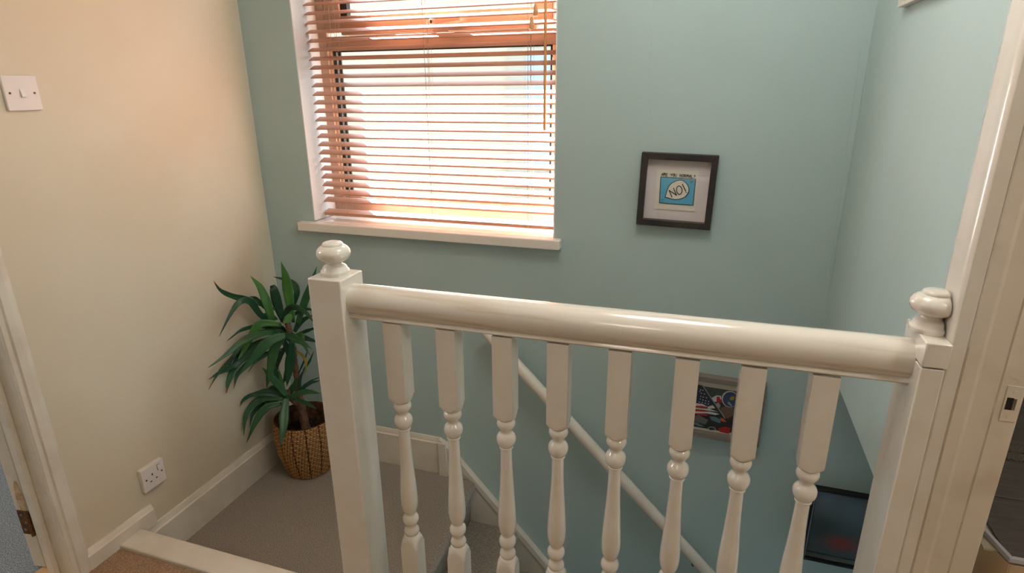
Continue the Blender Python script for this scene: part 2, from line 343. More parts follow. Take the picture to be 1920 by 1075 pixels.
# strike plate on the jamb
sy = JY+.016
pl = MB(); zc = -.462
pl.box(.4525, .4735, sy-.0012, sy+.002, zc-.030, zc-.0105); pl.box(.4525, .4735, sy-.0012, sy+.002, zc+.0105, zc+.030)
pl.box(.4525, .4555, sy-.0012, sy+.002, zc-.0105, zc+.0105); pl.box(.4640, .4735, sy-.0012, sy+.002, zc-.0105, zc+.0105)
spl = pl.build('strike_plate', dirty, jr, bevel=.0004)
lip = MB(); k = 8
for i in range(k):
    t0 = i/k*1.2; t1 = (i+1)/k*1.2
    lip.prism([(.4640+.012*math.sin(t0)*1.1, sy-.0016+.007*(1-math.cos(t0)), zc-.0095), (.4640+.012*math.sin(t1)*1.1, sy-.0016+.007*(1-math.cos(t1)), zc-.0095), (.4640+.012*math.sin(t1)*1.1, sy-.0016+.007*(1-math.cos(t1)), zc+.0095), (.4640+.012*math.sin(t0)*1.1, sy-.0016+.007*(1-math.cos(t0)), zc+.0095)], (0, .0012, 0))
lip.build('curved_lip', steel, spl, smooth=True)
B(.4555, .4640, sy-.0009, sy-.0002, zc-.0100, zc+.0100).build('latch_hole', dark, spl)
for s_ in (-1, 1): MB().lathe((.463, sy-.0010, zc+s_*.0205), [(0, .0030), (.0007, .0026)], 10, axis=(0, -1, 0)).build('plate_screw', dirty, spl)
B(.36, .478, .08, .16, ZU, .70).build('trim_10', skirt, bevel=.003, kind='structure')
B(.355, .478, .08, 1.06, .68, .75).build('trim_11', skirt, bevel=.003, kind='structure')

# -------------------------------------------------- bathroom behind the doorway
B(.42, 2.5, -1.2, 1.05, ZU-.03, ZU-.001).build('floor_bathroom', tileb, kind='structure')
B(2.5, 2.6, -1.2, FW, ZU, ZC).build('wall_bathroom', tileb, kind='structure')
B(.472, 2.6, -1.3, -1.2, ZU, ZC).build('wall_bathroom_back', tileb, kind='structure')
B(.488, 2.6, FW-.02, FW-.001, -.74, ZC).build('wall_bathroom_far', tiled, kind='structure')
lg = thing('tiled_ledge', (.52, 1.02, -.75), kind='structure')
B(.493, 2.5, 1.025, FW-.02, -.748, -.7445).build('ledge_core', grout, lg)
for i in range(4):      # dark plank tiles on the ledge, behind and before the mosaic band
    for j, (y0, y1) in enumerate(((1.012, 1.181), (1.185, 1.326))):
        x0 = .494 + i*.45 - .2*j; x1 = x0 + .446
        x0 = max(x0, .521 if j == 0 else .494)
        B(x0, x1, y0, y1, -.7442, -.7395).build('floor_tile', tiled, lg, bevel=.001)
for (y0, y1) in ((1.330, 1.358), (1.364, 1.392)): B(.494, 2.45, y0, y1, -.7442, -.738).build('mosaic_band', pebble, lg, bevel=.001)
for i in range(5): B(.494 + i*.40, .890 + i*.40, 1.396, FW-.021, -.7442, -.7395).build('floor_tile', tiled, lg, bevel=.001)
tr = MB(); tr.prism([(.4985, 1.088, -.7445), (.5045, 1.090, -.7445), (.524, 1.006, -.7445), (.5185, .999, -.7445)], (0, 0, .0095)); tr.prism([(.5185, .999, -.7445), (.524, 1.006, -.7445), (2.4, 1.006, -.7445), (2.4, .999, -.7445)], (0, 0, .0095))
tr.build('tile_edge_trim', trimm, lg, bevel=.001)
B(.523, 2.45, 1.0075, 1.02, ZU, -.745).build('ledge_front_core', grout, lg)
for r_ in range(3):
    for i in range(6):
        B(.523 + i*.30, .820 + i*.30, 1.000, 1.007, -.749 - .212*(r_+1) + .003, -.749 - .212*r_).build('wall_tile', tileb, lg, bevel=.0008)
for r_ in range(3):
    MB().prism([(.4985, 1.086, -.749-.212*r_), (.521, 1.001, -.749-.212*r_), (.521, 1.001, -.749-.212*(r_+1)+.003), (.4985, 1.086, -.749-.212*(r_+1)+.003)], (.004, .001, 0)).build('wall_tile', tileb, lg)
# bedroom shell
B(-4.7, -4.6, -2.2, FW+.2, ZU, ZC).build('wall_bedroom', whitewall, kind='structure')
B(-4.7, -1.85, FW, FW+.2, ZU, ZC).build('wall_bedroom_far', whitewall, kind='structure')
B(-4.7, LW-.12, -2.3, -2.2, ZU, ZC).build('wall_bedroom_back', whitewall, kind='structure')
B(-4.7, LW-.12, -2.3, FW+.2, ZC, ZC+.1).build('ceiling_bedroom', whitewall, kind='structure')

# ================================================================== WINDOW
FY = 2.098
win = thing('window_1', (-.99, FY, WZ0), kind='structure')
fr = MB()
fr.box(WX0, -1.436, FY, FY+.034, WZ0+.02, WZ1); fr.box(-.540, WX1, FY, FY+.034, WZ0+.02, WZ1)
fr.box(-1.436, -.540, FY, FY+.034, WZ0+.02, -.415); fr.box(-1.436, -.540, FY, FY+.034, WZ1-.05, WZ1)
fr.box(-1.436, -.540, FY, FY+.034, .144, .188)
fro = fr.build('window_frame', framem, win, bevel=.003)
bd = MB(); bd.box(-1.437, -1.423, FY+.006, FY+.022, -.415, .144); bd.box(-.553, -.539, FY+.006, FY+.022, -.415, .144); bd.box(-1.423, -.553, FY+.006, FY+.022, -.418, -.404)
bd.build('glazing_bead', framel, win, bevel=.002)
va = MB()      # top-hung vent sash
va.box(-1.425, -1.362, FY-.012, FY+.03, .200, .72); va.box(-.612, -.549, FY-.012, FY+.03, .200, .72); va.box(-1.362, -.612, FY-.012, FY+.03, .190, .256); va.box(-1.362, -.612, FY-.012, FY+.03, .66, .72)
vs_ = va.build('vent_sash', framem, win, bevel=.003)
gk = MB()
gk.box(-1.4225, -1.408, FY+.009, FY+.018, -.404, .140); gk.box(-1.402, -1.388, FY+.011, FY+.018, -.400, .136); gk.box(-.560, -.553, FY+.009, FY+.018, -.404, .140)
gk.box(-1.4225, -.553, FY+.009, FY+.018, .133, .1435)
gk.box(-1.362, -1.334, FY-.004, FY+.02, .256, .66)
gk.build('gasket', gasket, win)
B(-1.42, -.552, FY+.018, FY+.021, -.41, .143).build('pane', glass, win)
B(-1.36, -.614, FY+.008, FY+.012, .25, .66).build('pane', glass, win)
hn = MB(); hn.lathe((-.977, FY-.012, .229), [(0, .013), (.010, .012), (.028, .009)], 14, axis=(0, -1, 0))
hn.prism([(-.985, FY-.042, .222), (-.872, FY-.042, .232), (-.868, FY-.042, .240), (-.875, FY-.042, .247), (-.985, FY-.042, .240)], (0, .010, 0))
hn.prism([(-.960, FY-.026, .226), (-.90, FY-.026, .212), (-.862, FY-.026, .212), (-.862, FY-.026, .220), (-.90, FY-.026, .224)], (0, .014, 0))
hn.v = [(x_, y_, z_-.011) for x_, y_, z_ in hn.v]
ho = hn.build('window_handle', framem, win, bevel=.002)
MB().lathe((-.978, FY-.042, .220), [(0, .0055), (.002, .005)], 12, axis=(0, -1, 0)).build('handle_screw', gasket, ho)
B(-.985, -.925, FY-.016, FY-.0115, .188, .203).build('handle_keep', framem, win, bevel=.001)
# sill board
sx = MB(); sx.prism([(-1.532, 1.918, -.529), (-.472, 1.918, -.529), (-.472, 1.918, -.494), (-1.532, 1.918, -.494)], (0, .037, 0)); sx.box(WX0+.004, WX1-.004, 1.955, FY+.002, -.529, -.494)
sx.build('window_sill', sillp, win, bevel=.004)
B(WX0, WX1, FY+.0, FY+.06, WZ0-.03, WZ0+.02).build('outer_sill', reveal, win)

# ================================================================== VENETIAN BLIND
BY = 2.03
bl_ = thing('venetian_blind', (-.985, BY, WZ1-.02), 'oak brown wooden venetian blind with open slats hanging inside the window recess', 'blind')
t = math.radians(23); hw = .0175
dy, dz = hw*math.cos(t), hw*math.sin(t)
def slat(z, first=None):
    if first is None:
        m = MB(); n = 6; top = []; 
        ys = [(-1 + 2*i/n) for i in range(n+1)]
        vs = []
        for x in (-1.464, -.507):
            for s_ in (1, -1):
                for q in ys:
                    crown = .0012*(1-q*q)
                    vs.append((x, BY + q*dy - s_*.0013*math.sin(t), z + q*dz + s_*.0013 + crown))
        k = n+1; fs = []
        for i in range(n):
            fs += [(i, i+1, 2*k+i+1, 2*k+i), (k+i, 3*k+i, 3*k+i+1, k+i+1), (i, k+i, k+i+1, i+1), (2*k+i, 2*k+i+1, 3*k+i+1, 3*k+i)]
        fs += [(0, 2*k, 3*k, k), (n, k+n, 3*k+n, 2*k+n)]
        return m.add(vs, fs).build('slat', slatm, bl_)
    c = first.copy(); C.objects.link(c); c.parent = bl_; c.location = (0, 0, z - Z0s); c.rotation_euler = (0, 0, 0); return c
Z0s = -.4185; s0 = slat(Z0s); ns = 1; z = Z0s + .0310
while z < .69:
    slat(z, s0); z += .0310; ns += 1
MB().prism([(-1.464, BY-.022, -.4795), (-1.464, BY+.010, -.4660), (-1.464, BY+.008, -.4560), (-1.464, BY-.024, -.4680)], (.957, 0, 0)).build('bottom_rail', slatm, bl_, bevel=.002)
B(-1.466, -.505, BY-.026, BY+.026, .70, .755).build('head_rail', slatm, bl_, bevel=.002)
for x in (-1.357, -.988, -.612):
    m = MB(); m.tube([(x, BY-dy-.001, -.475), (x, BY-dy-.001, .71)], .0009, 5); m.tube([(x, BY+dy+.001, -.46), (x, BY+dy+.001, .71)], .0009, 5)
    m.tube([(x+.010, BY+dy+.001, -.46), (x+.010, BY+dy+.001, .71)], .0005, 5)
    z = Z0s
    while z < .69:
        m.tube([(x, BY-dy-.001, z-dz-.001), (x, BY+dy+.001, z+dz-.001)], .0005, 4); z += .031
    m.build('ladder_cord', cordm, bl_)
    MB().tube([(x+.004, BY-.001, -.475), (x+.004, BY-.001, .71)], .0007, 5).build('lift_cord', cordm, bl_)
    MB().lathe((x+.002, BY-.0225, -.4735), [(0, .004), (.004, .003)], 10, axis=(0, -.9, -.3)).build('cord_plug', wandm, bl_)
MB().tube([(-.549, BY-.030, .70), (-.5495, BY-.032, .3), (-.549, BY-.033, -.137)], .0046, 10).build('tilt_wand', wandm, bl_, smooth=True)
for (x, z) in ((-.583, .236), (-.596, .198)):
    MB().tube([(x-.004, BY-.02, .71), (x-.001, BY-.028, z+.10), (x, BY-.028, z+.015)], .0007, 5).build('pull_cord', cordm, bl_)
    MB().lathe((x, BY-.028, z-.020), [(0, .004), (.002, .0088), (.010, .0088), (.030, .0058), (.036, .0040)], 14).build('cord_tassel', wandm, bl_, smooth=True)

# ================================================================== NEIGHBOURING HOUSE, OUTDOORS
nh = thing('neighbouring_house', (-1.0, 5.6, -4.1), 'cream rendered house wall seen outside through the window blind', 'house')
B(-9, 6, 5.6, 5.9, -4.1, 1.9).build('rendered_wall', render, nh)
nw = B(-1.88, -.60, 5.535, 5.60, -.80, .34).build('window_surround', nfr, nh)
MB().box(-1.70, -.66, 5.525, 5.536, -.74, .28).build('window_pane', ngl, nh)
MB().box(-1.72, -.62, 5.515, 5.53, -.27, -.24).build('window_bar', nfr, nh)
B(-1.97, -.50, 5.45, 5.60, -.86, -.80).build('stone_sill', grout, nh, bevel=.01)
B(-12, 8, 2.26, 14, -4.2, -4.1).build('ground', outg, kind='structure')

# ================================================================== BALUSTRADE
bal = thing('balustrade', (-.735, 1.03, ZU), 'white painted landing balustrade with turned spindles between two ball-topped newel posts', 'balustrade')
def finial(c, sc, name, parent, cutx=None):
    prof = [(0, .0290), (.006, .0302), (.0095, .0296), (.0115, .0262), (.0165, .0250), (.0195, .0215), (.0225, .0158), (.0255, .0152), (.0285, .0200), (.0315, .0262), (.0350, .0310), (.0400, .0343), (.0460, .0355), (.0520, .0342), (.0570, .0308), (.0610, .0262), (.0625, .0228), (.0632, .0218), (.0660, .0216), (.0690, .0188), (.0706, .0130), (.0712, .0)]
    m = MB().lathe(c, [(h*sc, r*sc) for h, r in prof], 40)
    if cutx is not None:
        m.v = [(min(v[0], cutx), v[1], v[2]) for v in m.v]
    return m.build(name, gloss, parent, smooth=True)
n1 = B(-.778, -.699, .985, 1.070, ZU, -.371).build('newel_post', gloss, bal, bevel=.003)
finial((-.738, 1.028, -.371), 1.0, 'finial', n1)
n2 = B(.3265, .3585, .972, 1.075, ZU, -.408).build('newel_post', gloss, bal, bevel=.002)
B(.3265, .3610, .970, 1.075, -.406, -.366).build('newel_cap_block', gloss, n2, bevel=.002)
finial((.3445, 1.028, -.366), .95, 'finial', n2, cutx=.3575)
# mopstick handrail: round with a flat-bottomed neck
HR = []
RR = .0335
for i in range(25):
    a_ = math.radians(-52 + i*(284/24)); HR.append((math.cos(a_)*RR, math.sin(a_)*RR))
HR += [(-.0215, -.0290), (-.0245, -.0335), (-.022, -.0365), (.022, -.0365), (.0245, -.0335), (.0215, -.0290)]
k = len(HR); hm = MB(); xs = [-.699, -.45, -.2, .1, .3268]
def hz(x): return -.4235 + .006*(x+.70)
vs = [(x, 1.031 + dy_, hz(x) + dz_) for x in xs for (dy_, dz_) in HR]
hm.add(vs, [(j*k+i, j*k+(i+1) % k, (j+1)*k+(i+1) % k, (j+1)*k+i) for j in range(len(xs)-1) for i in range(k)] + [tuple(range(k)), tuple(range((len(xs)-1)*k, len(xs)*k))])
hm.build('handrail', railp, bal, smooth=True)
B(-.699, .3268, .995, 1.067, ZU, -1.335).build('base_rail', gloss, bal, bevel=.003)
# turned spindle
def spindle(x, cy=1.031):
    h = .0208; m = MB()
    zt = -.462; zs = -.646
    # square blocks with lamb's-tongue shoulders: eight-sided rings morphing into circle
    n = 32
    def ring(z, sq, r):
        out = []
        for i in range(n):
            a_ = 2*math.pi*i/n; c_, s_ = math.cos(a_), math.sin(a_)
            q = h/max(abs(c_), abs(s_)); rr = min(q, r) if sq == 1 else r
            out.append((x + c_*rr, cy + s_*rr, z))
        return out
    R = []
    def sqr(z, cut): R.append(ring(z, 1, cut))
    sqr(zt, .1); sqr(zs+.008, .1); sqr(zs+.004, .0275); sqr(zs, .0245); sqr(zs-.003, .0215); sqr(zs-.005, .0175)
    prof = [(-.655, .0150), (-.658, .0185), (-.663, .0200), (-.668, .0195), (-.6735, .0165), (-.6790, .0128), (-.6830, .0120), (-.6860, .0135), (-.6900, .0175), (-.6960, .0203), (-.7030, .0208), (-.7100, .0195), (-.7160, .0160), (-.7190, .0135), (-.7200, .0150), (-.7225, .0150), (-.7240, .0122),
            (-.7500, .0124), (-.7800, .0133), (-.8150, .0150), (-.8500, .0172), (-.8800, .0190), (-.9020, .0200), (-.9180, .0200), (-.9320, .0185), (-.9430, .0150), (-.9480, .0125), (-.9500, .0125), (-.9530, .0150), (-.9590, .0185), (-.9660, .0195), (-.9720, .0182), (-.9790, .0140), (-.9830, .0125), (-.9870, .0135), (-.9920, .0165), (-.9980, .0185), (-1.003, .0175), (-1.006, .0150), (-1.0085, .0150), (-1.010, .0180)]
    for z_, r_ in prof: R.append(ring(z_, 0, r_))
    for z_, r_ in ((-1.013, .0190), (-1.018, .0225), (-1.024, .0255), (-1.032, .0280), (-1.040, .1), (-1.336, .1)): sqr(z_, r_)
    vs = [p for r in R for p in r]
    m.add(vs, [(j*n+i, j*n+(i+1) % n, (j+1)*n+(i+1) % n, (j+1)*n+i) for j in range(len(R)-1) for i in range(n)] + [tuple(range(n)), tuple(range((len(R)-1)*n, len(R)*n))])
    return m.build('baluster', gloss, bal, smooth=True)
b0 = spindle(-.603)
for x in (-.482, -.361, -.2485, -.131, -.0110, .099, .212):
    c = b0.copy(); C.objects.link(c); c.parent = bal; c.location = (x + .603, 0, .003*(x+.6))

# ================================================================== WALL HANDRAIL down the stairs
wh = thing('wall_handrail', (-.73, 1.9, -.85), 'round white handrail sloping down the teal wall on brown metal brackets', 'handrail')
ra = Vector((-.742, 1.897, -.845)); rdir = Vector((1, 0, -1.002)).normalized(); rb = ra + rdir*3.2
MB().tube([ra, ra + rdir*.01, rb], .0215, 24, rs=[.017, .0215, .0215]).build('rail', gloss, wh, smooth=True)
for tt in (.166, 1.142, 2.1):
    p = ra + rdir*tt + Vector((0, 0, -.022))
    m = MB(); m.lathe((p.x, FW, p.z-.028), [(0, .017), (.004, .016), (.006, .010)], 16, axis=(0, -1, 0))
    m.tube([(p.x, FW-.004, p.z-.028), (p.x, FW-.035, p.z-.028), (p.x, 1.900, p.z-.018), (p.x, 1.897, p.z+.002)], .006, 10)
    m.obox(p + Vector((0, 0, -.001)), rdir*.024, (0, .010, 0), (rdir.cross(Vector((0, 1, 0))))*.0015)
    m.build('bracket', brass, wh, smooth=True)

# ================================================================== PICTURES
def flatpoly(pts, y, m_, name, parent, th=.0006, **p):
    return MB().prism([(x, y, z) for x, z in pts], (0, th, 0)).build(name, m_, parent, **p)
def stroke(m, pts, w_, y):
    """ink line of even width laid flat on a print"""
    for (a, b) in zip(pts, pts[1:]):
        a = Vector((a[0], y, a[1])); b = Vector((b[0], y, b[1])); d_ = (b-a)
        if d_.length < 1e-6: continue
        d_.normalize(); nn = Vector((-d_.z, 0, d_.x))*w_/2; e = d_*w_*.35
        m.prism([a-e+nn, a-e-nn, b+e-nn, b+e+nn], (0, .0003, 0))
# --- ARE YOU NORMAL? / NO!
P1C = (-.1030, -.3112); P1H = .1145; tilt = math.radians(-1.35)
pc = thing('framed_print', (P1C[0], FW, P1C[1]-P1H), 'square black framed print reading ARE YOU NORMAL? NO! beside the window', 'picture')
ux = Vector((math.cos(tilt), 0, math.sin(tilt))); uz = Vector((-math.sin(tilt), 0, math.cos(tilt)))
def q1(a, b, y): return Vector((P1C[0], y, P1C[1])) + ux*a + uz*b
def fframe(q, hx, hz_, w_, yf, yb, m_, parent, name='frame'):
    m = MB(); o = [(-hx,-hz_),(hx,-hz_),(hx,hz_),(-hx,hz_)]; i_ = [(-hx+w_,-hz_+w_),(hx-w_,-hz_+w_),(hx-w_,hz_-w_),(-hx+w_,hz_-w_)]
    for k in range(4):
        k2 = (k+1) % 4
        m.prism([q(*o[k], yf), q(*o[k2], yf), q(*i_[k2], yf), q(*i_[k], yf)], (0, yb-yf, 0))
    return m.build(name, m_, parent, bevel=.0012)
fframe(q1, P1H, P1H, .0195, FW-.030, FW-.001, blackf, pc)
MB().prism([q1(-.097,-.097,FW-.008), q1(.097,-.097,FW-.008), q1(.097,.097,FW-.008), q1(-.097,.097,FW-.008)], (0,.004,0)).build('mount_board', matb, pc)
MB().prism([q1(-.097,-.097,FW-.022), q1(.097,-.097,FW-.022), q1(.097,.097,FW-.022), q1(-.097,.097,FW-.022)], (0,.002,0)).build('glass_pane', glass, pc)
yc = FW-.0105
flatpoly([(-.1665,-.2465),(-.0392,-.2480),(-.0416,-.3745),(-.1672,-.3725)], yc, cardm, 'print_card', pc, .0022)
flatpoly([(-.1537,-.2702),(-.0480,-.2732),(-.0491,-.3551),(-.1524,-.3525)], yc-.0006, blue, 'blue_panel', pc)
bub = [(-.1363,-.3338),(-.1340,-.3237),(-.1317,-.3122),(-.1272,-.2986),(-.1215,-.2910),(-.1158,-.2862),(-.1092,-.2822),(-.1026,-.2798),(-.0959,-.2782),(-.0892,-.2780),(-.0840,-.2795),(-.0794,-.2827),(-.0740,-.2880),(-.0705,-.2928),(-.0668,-.3000),(-.0653,-.3065),(-.0655,-.3120),(-.0672,-.3174),(-.0705,-.3235),(-.0744,-.3285),(-.0795,-.3322),(-.0848,-.3350),(-.0954,-.3385),(-.1063,-.3396),(-.1188,-.3378),(-.1273,-.3352)]
flatpoly(bub, yc-.0012, cardm, 'speech_bubble', pc, .0006)
ln = MB(); stroke(ln, bub+[bub[0]], .0022, yc-.0016)
rc_ = [(-.1537,-.2702),(-.0480,-.2732),(-.0491,-.3551),(-.1524,-.3525)]; stroke(ln, rc_+[rc_[0]], .0022, yc-.0016)
ln.build('outline', inkn, pc)
tx = MB(); yt = yc-.0017
stroke(tx, [(-.1151,-.3320),(-.1255,-.3113),(-.1018,-.3257),(-.1124,-.3036)], .0026, yt)
stroke(tx, [(-.0990+.0085*math.cos(a_)*1.0+.0045 - .0*a_, -.3095+.0130*math.sin(a_)-.28*.0085*math.cos(a_)) for a_ in [i*2*math.pi/16 for i in range(17)]], .0026, yt)
stroke(tx, [(-.0866,-.2905),(-.0746,-.3118)], .0029, yt); stroke(tx, [(-.0731,-.3153),(-.0725,-.3163)], .0029, yt)
tx.build('lettering', ink, pc)
GL = {'A': [[(0,0),(.5,1),(1,0)],[(.2,.38),(.8,.38)]], 'R': [[(0,0),(0,1),(.6,1),(.85,.78),(.6,.52),(0,.5)],[(.35,.5),(.9,0)]], 'E': [[(.8,1),(0,1),(0,0),(.8,0)],[(0,.52),(.65,.52)]],
      'Y': [[(0,1),(.45,.5),(.9,1)],[(.45,.5),(.45,0)]], 'O': [[(.5+.45*math.cos(i*math.pi/5), .5+.5*math.sin(i*math.pi/5)) for i in range(11)]], 'U': [[(0,1),(0,.25),(.2,0),(.65,0),(.85,.25),(.85,1)]],
      'N': [[(0,0),(0,1),(.85,0),(.85,1)]], 'M': [[(0,0),(.12,1),(.5,.35),(.9,1),(1,0)]], 'L': [[(0,1),(0,0),(.75,0)]], '?': [[(0,.85),(.3,1),(.7,.9),(.7,.65),(.35,.45),(.35,.28)],[(.35,.03),(.36,.0)]]}
s_ = 'ARE YOU NORMAL?'; x0, z0, x1, z1 = -.1525, -.2665, -.0475, -.2698
cw_ = (x1-x0)/len(s_); tt = MB()
for i, ch in enumerate(s_):
    if ch == ' ': continue
    bx_, bz_ = x0 + cw_*i, z0 + (z1-z0)*i/len(s_) + (.0004 if i % 2 else -.0002)
    for pl_ in GL[ch]: stroke(tt, [(bx_ + a*.0056, bz_ + b*.0086 - a*.0001) for a, b in pl_], .0014, yt)
tt.build('caption', ink, pc)
sn = MB(); cx_, cz_ = -.0600, -.2815
for i in range(8):
    a_ = i*math.pi/4; stroke(sn, [(cx_+.0030*math.cos(a_), cz_+.0030*math.sin(a_)), (cx_+.0050*math.cos(a_), cz_+.0050*math.sin(a_))], .0007, yt)
stroke(sn, [(cx_+.0021*math.cos(i*math.pi/4), cz_+.0021*math.sin(i*math.pi/4)) for i in range(9)], .0006, yt)
for pl_ in ([(-.1486,-.3412),(-.1470,-.3432),(-.1455,-.3420)], [(-.1440,-.3434),(-.1425,-.3405),(-.1410,-.3425)], [(-.1400,-.3420),(-.1380,-.3405)], [(-.1460,-.3490),(-.1440,-.3465),(-.1420,-.3492)]): stroke(sn, pl_, .0008, yt)
tag(sn.build('small_doodle', ink, pc), kind='stuff')
flatpoly([(cx_+.0016*math.cos(i*math.pi/4), cz_+.0016*math.sin(i*math.pi/4)) for i in range(8)], yt, yellow, 'sun_dot', pc, .0003)

# --- motorcycle racer print
X0, X1, Z0, Z1 = -.022, .2345, -1.1655, -.9325
p2 = thing('framed_print', (.10, FW, Z0), 'grey-brown framed print of a helmeted motorcycle racer with a striped flag, above the wall handrail', 'picture')
q2c = ((X0+X1)/2, (Z0+Z1)/2)
def q2(a, b, y): return Vector((q2c[0]+a, y, q2c[1]+b - .02*a))
fframe(q2, (X1-X0)/2, (Z1-Z0)/2, .0190, FW-.032, FW-.001, greyf, p2)
MB().prism([q2(-.111,-.099,FW-.012), q2(.111,-.099,FW-.012), q2(.111,.099,FW-.012), q2(-.111,.099,FW-.012)], (0,.006,0)).build('mount_board', cardm, p2)
MB().prism([q2(-.111,-.099,FW-.024), q2(.111,-.099,FW-.024), q2(.111,.099,FW-.024), q2(-.111,.099,FW-.024)], (0,.002,0)).build('glass_pane', glass, p2)
ya = FW-.0135
# artwork local coordinates: u 0..1 left to right over .015...195, v 0..1 bottom to top
AX0, AX1, AZ0, AZ1 = .0155, .1970, -1.1355, -.9745
def art(poly, col, layer, name):
    return flatpoly([(AX0+(AX1-AX0)*u_, AZ0+(AZ1-AZ0)*v_ - .02*(AX1-AX0)*u_ ) for u_, v_ in poly], ya-.0003*layer, pcol[col], name, p2, .0003)
# points measured on the print: (a,b) in crop units 0..685 x 255..915
def A(l): return [((a_-75 - (830-b_)*.0)/ (790.0), 1-((b_-255)-(a_-110)*.115)/585.0) for a_, b_ in l]
art([(0,0),(1,0),(1,1),(0,1)], 'black', 0, 'print_sheet')
art(A([(120,255),(700,325),(690,440),(560,470),(430,420),(330,430),(200,300)]), 'green', 1, 'backdrop_patch')
art(A([(80,240),(165,255),(345,515),(270,550),(200,510),(80,500)]), 'navy', 2, 'flag_canton')
sta = [(170,317),(152,360),(196,368),(148,403),(183,412),(230,420),(145,440),(184,452),(222,462),(266,468),(178,488),(222,497),(266,503),(135,483),(138,310),(128,335)]
stm = MB()
for (a_, b_) in sta:
    u_, v_ = A([(a_, b_)])[0]; cxx, czz = AX0+(AX1-AX0)*u_, AZ0+(AZ1-AZ0)*v_ - .02*(AX1-AX0)*u_
    pp = []
    for i in range(10):
        rr = (.0028 if i % 2 == 0 else .0013); t_ = math.pi/2 + i*math.pi/5; pp.append((cxx+rr*math.cos(t_), ya-.0010, czz+rr*math.sin(t_)))
    stm.prism(pp, (0, .0003, 0))
stm.build('flag_stars', pcol['white'], p2)
ST = [([(80,500),(180,508),(260,545),(330,520),(370,560),(280,575),(180,535),(80,540)], 'white'), ([(80,540),(180,537),(262,545),(268,565),(180,570),(80,562)], 'red'), ([(80,562),(180,572),(290,575),(420,610),(300,600),(180,590),(80,585)], 'white'),
      ([(80,585),(160,588),(240,600),(300,605),(200,615),(80,615)], 'red'), ([(80,615),(200,617),(300,612),(440,640),(380,655),(260,640),(80,645)], 'white'), ([(80,645),(200,650),(280,655),(260,675),(80,660)], 'red')]
for i, (pl_, col) in enumerate(ST): art(A(pl_), col, 3, 'flag_stripe')
art(A([(300,420),(370,380),(430,385),(440,430),(370,470),(330,465)]), 'white', 3, 'race_suit_sleeve')
art(A([(370,400),(410,395),(430,440),(460,450),(440,480),(380,480)]), 'red', 4, 'race_suit_patch')
art(A([(370,490),(410,480),(440,520),(430,555),(390,540)]), 'silver', 4, 'racing_glove')
art(A([(440,560),(520,520),(640,555),(640,640),(560,700),(470,640)]), 'brown', 2, 'racer_torso')
art([(u_, v_) for u_, v_ in [(A([(560,425)])[0][0]+.150*math.cos(i*math.pi/9), A([(560,425)])[0][1]+.195*math.sin(i*math.pi/9)) for i in range(18)]], 'white', 4, 'helmet_rim')
art([(u_, v_) for u_, v_ in [(A([(566,430)])[0][0]+.137*math.cos(i*math.pi/9), A([(566,430)])[0][1]+.178*math.sin(i*math.pi/9)) for i in range(18)]], 'blue_helmet', 5, 'helmet')
art(A([(560,400),(590,380),(620,395),(610,430),(580,440),(555,425)]), 'olive', 6, 'helmet_emblem')
art(A([(620,360),(655,400),(660,450),(640,450),(625,400)]), 'red', 6, 'helmet_stripe')
art(A([(535,460),(560,465),(605,520),(590,525),(540,490)]), 'silver', 6, 'visor_edge')
art(A([(90,680),(150,665),(290,735),(250,800),(90,760)]), 'grey', 3, 'engine_fin')
art(A([(300,680),(380,680),(470,720),(460,770),(330,730)]), 'teal_grey', 3, 'tank_panel')
art(A([(450,690),(500,700),(545,745),(480,740)]), 'orange', 4, 'tank_flash')
art(A([(75,770),(140,780),(250,830),(160,830),(75,800)]), 'teal_grey', 3, 'exhaust_pipe')
art(A([(440,850),(540,810),(615,830),(605,915),(470,890)]), 'red', 4, 'fairing')
art(A([(620,500),(900,560),(900,900),(640,880)]), 'brown', 2, 'racer_back')
art(A([(290,850),(330,825),(390,830),(420,870),(330,880)]), 'silver', 3, 'wheel_rim')
art(A([(305,852),(335,835),(385,840),(405,868),(335,872)]), 'black', 4, 'wheel_hub')
pm = MB(); (u0, v0), (u1, v1) = A([(165,258),(522,700)])
stroke(pm, [(AX0+(AX1-AX0)*u0, AZ0+(AZ1-AZ0)*v0), (AX0+(AX1-AX0)*u1, AZ0+(AZ1-AZ0)*v1)], .0032, ya-.0025); pm.build('flag_pole', pcol['silver'], p2)

# --- lowest picture, black frame
p3 = thing('framed_print', (.55, FW, -1.588), 'black framed print with dark blurred grey and red image, lowest on the stair wall', 'picture')
def q3(a, b, y): return Vector((.4305+.14+a, y, -1.4405+b))
fframe(q3, .1475, .1480, .0085, FW-.026, FW-.001, blackg, p3)
MB().prism([q3(-.14,-.141,FW-.012), q3(.14,-.141,FW-.012), q3(.14,.141,FW-.012), q3(-.14,.141,FW-.012)], (0,.006,0)).build('mount_board', pcol['grey'], p3)
pb = MB().prism([(x, 0, z_) for x, z_ in ((0,0),(.262,0),(.262,.249),(0,.249))], (0,.0012,0))
pb.v = [(x+.438, y+FW-.0135, z_-1.557) for x, y, z_ in pb.v]
im = pb.build('image_sheet', blurm, p3)
for v in im.data.vertices: v.co -= Vector((.438-.55, 0, -1.557+1.588))
im.location = (.438-.55, 0, -1.557+1.588)
B(.437, .702, FW-.0150, FW-.0132, -1.560, -1.5575).build('dark_fillet', blackg, p3)
MB().prism([q3(-.14,-.141,FW-.022), q3(.14,-.141,FW-.022), q3(.14,.141,FW-.022), q3(-.14,.141,FW-.022)], (0,.002,0)).build('glass_pane', glass, p3)

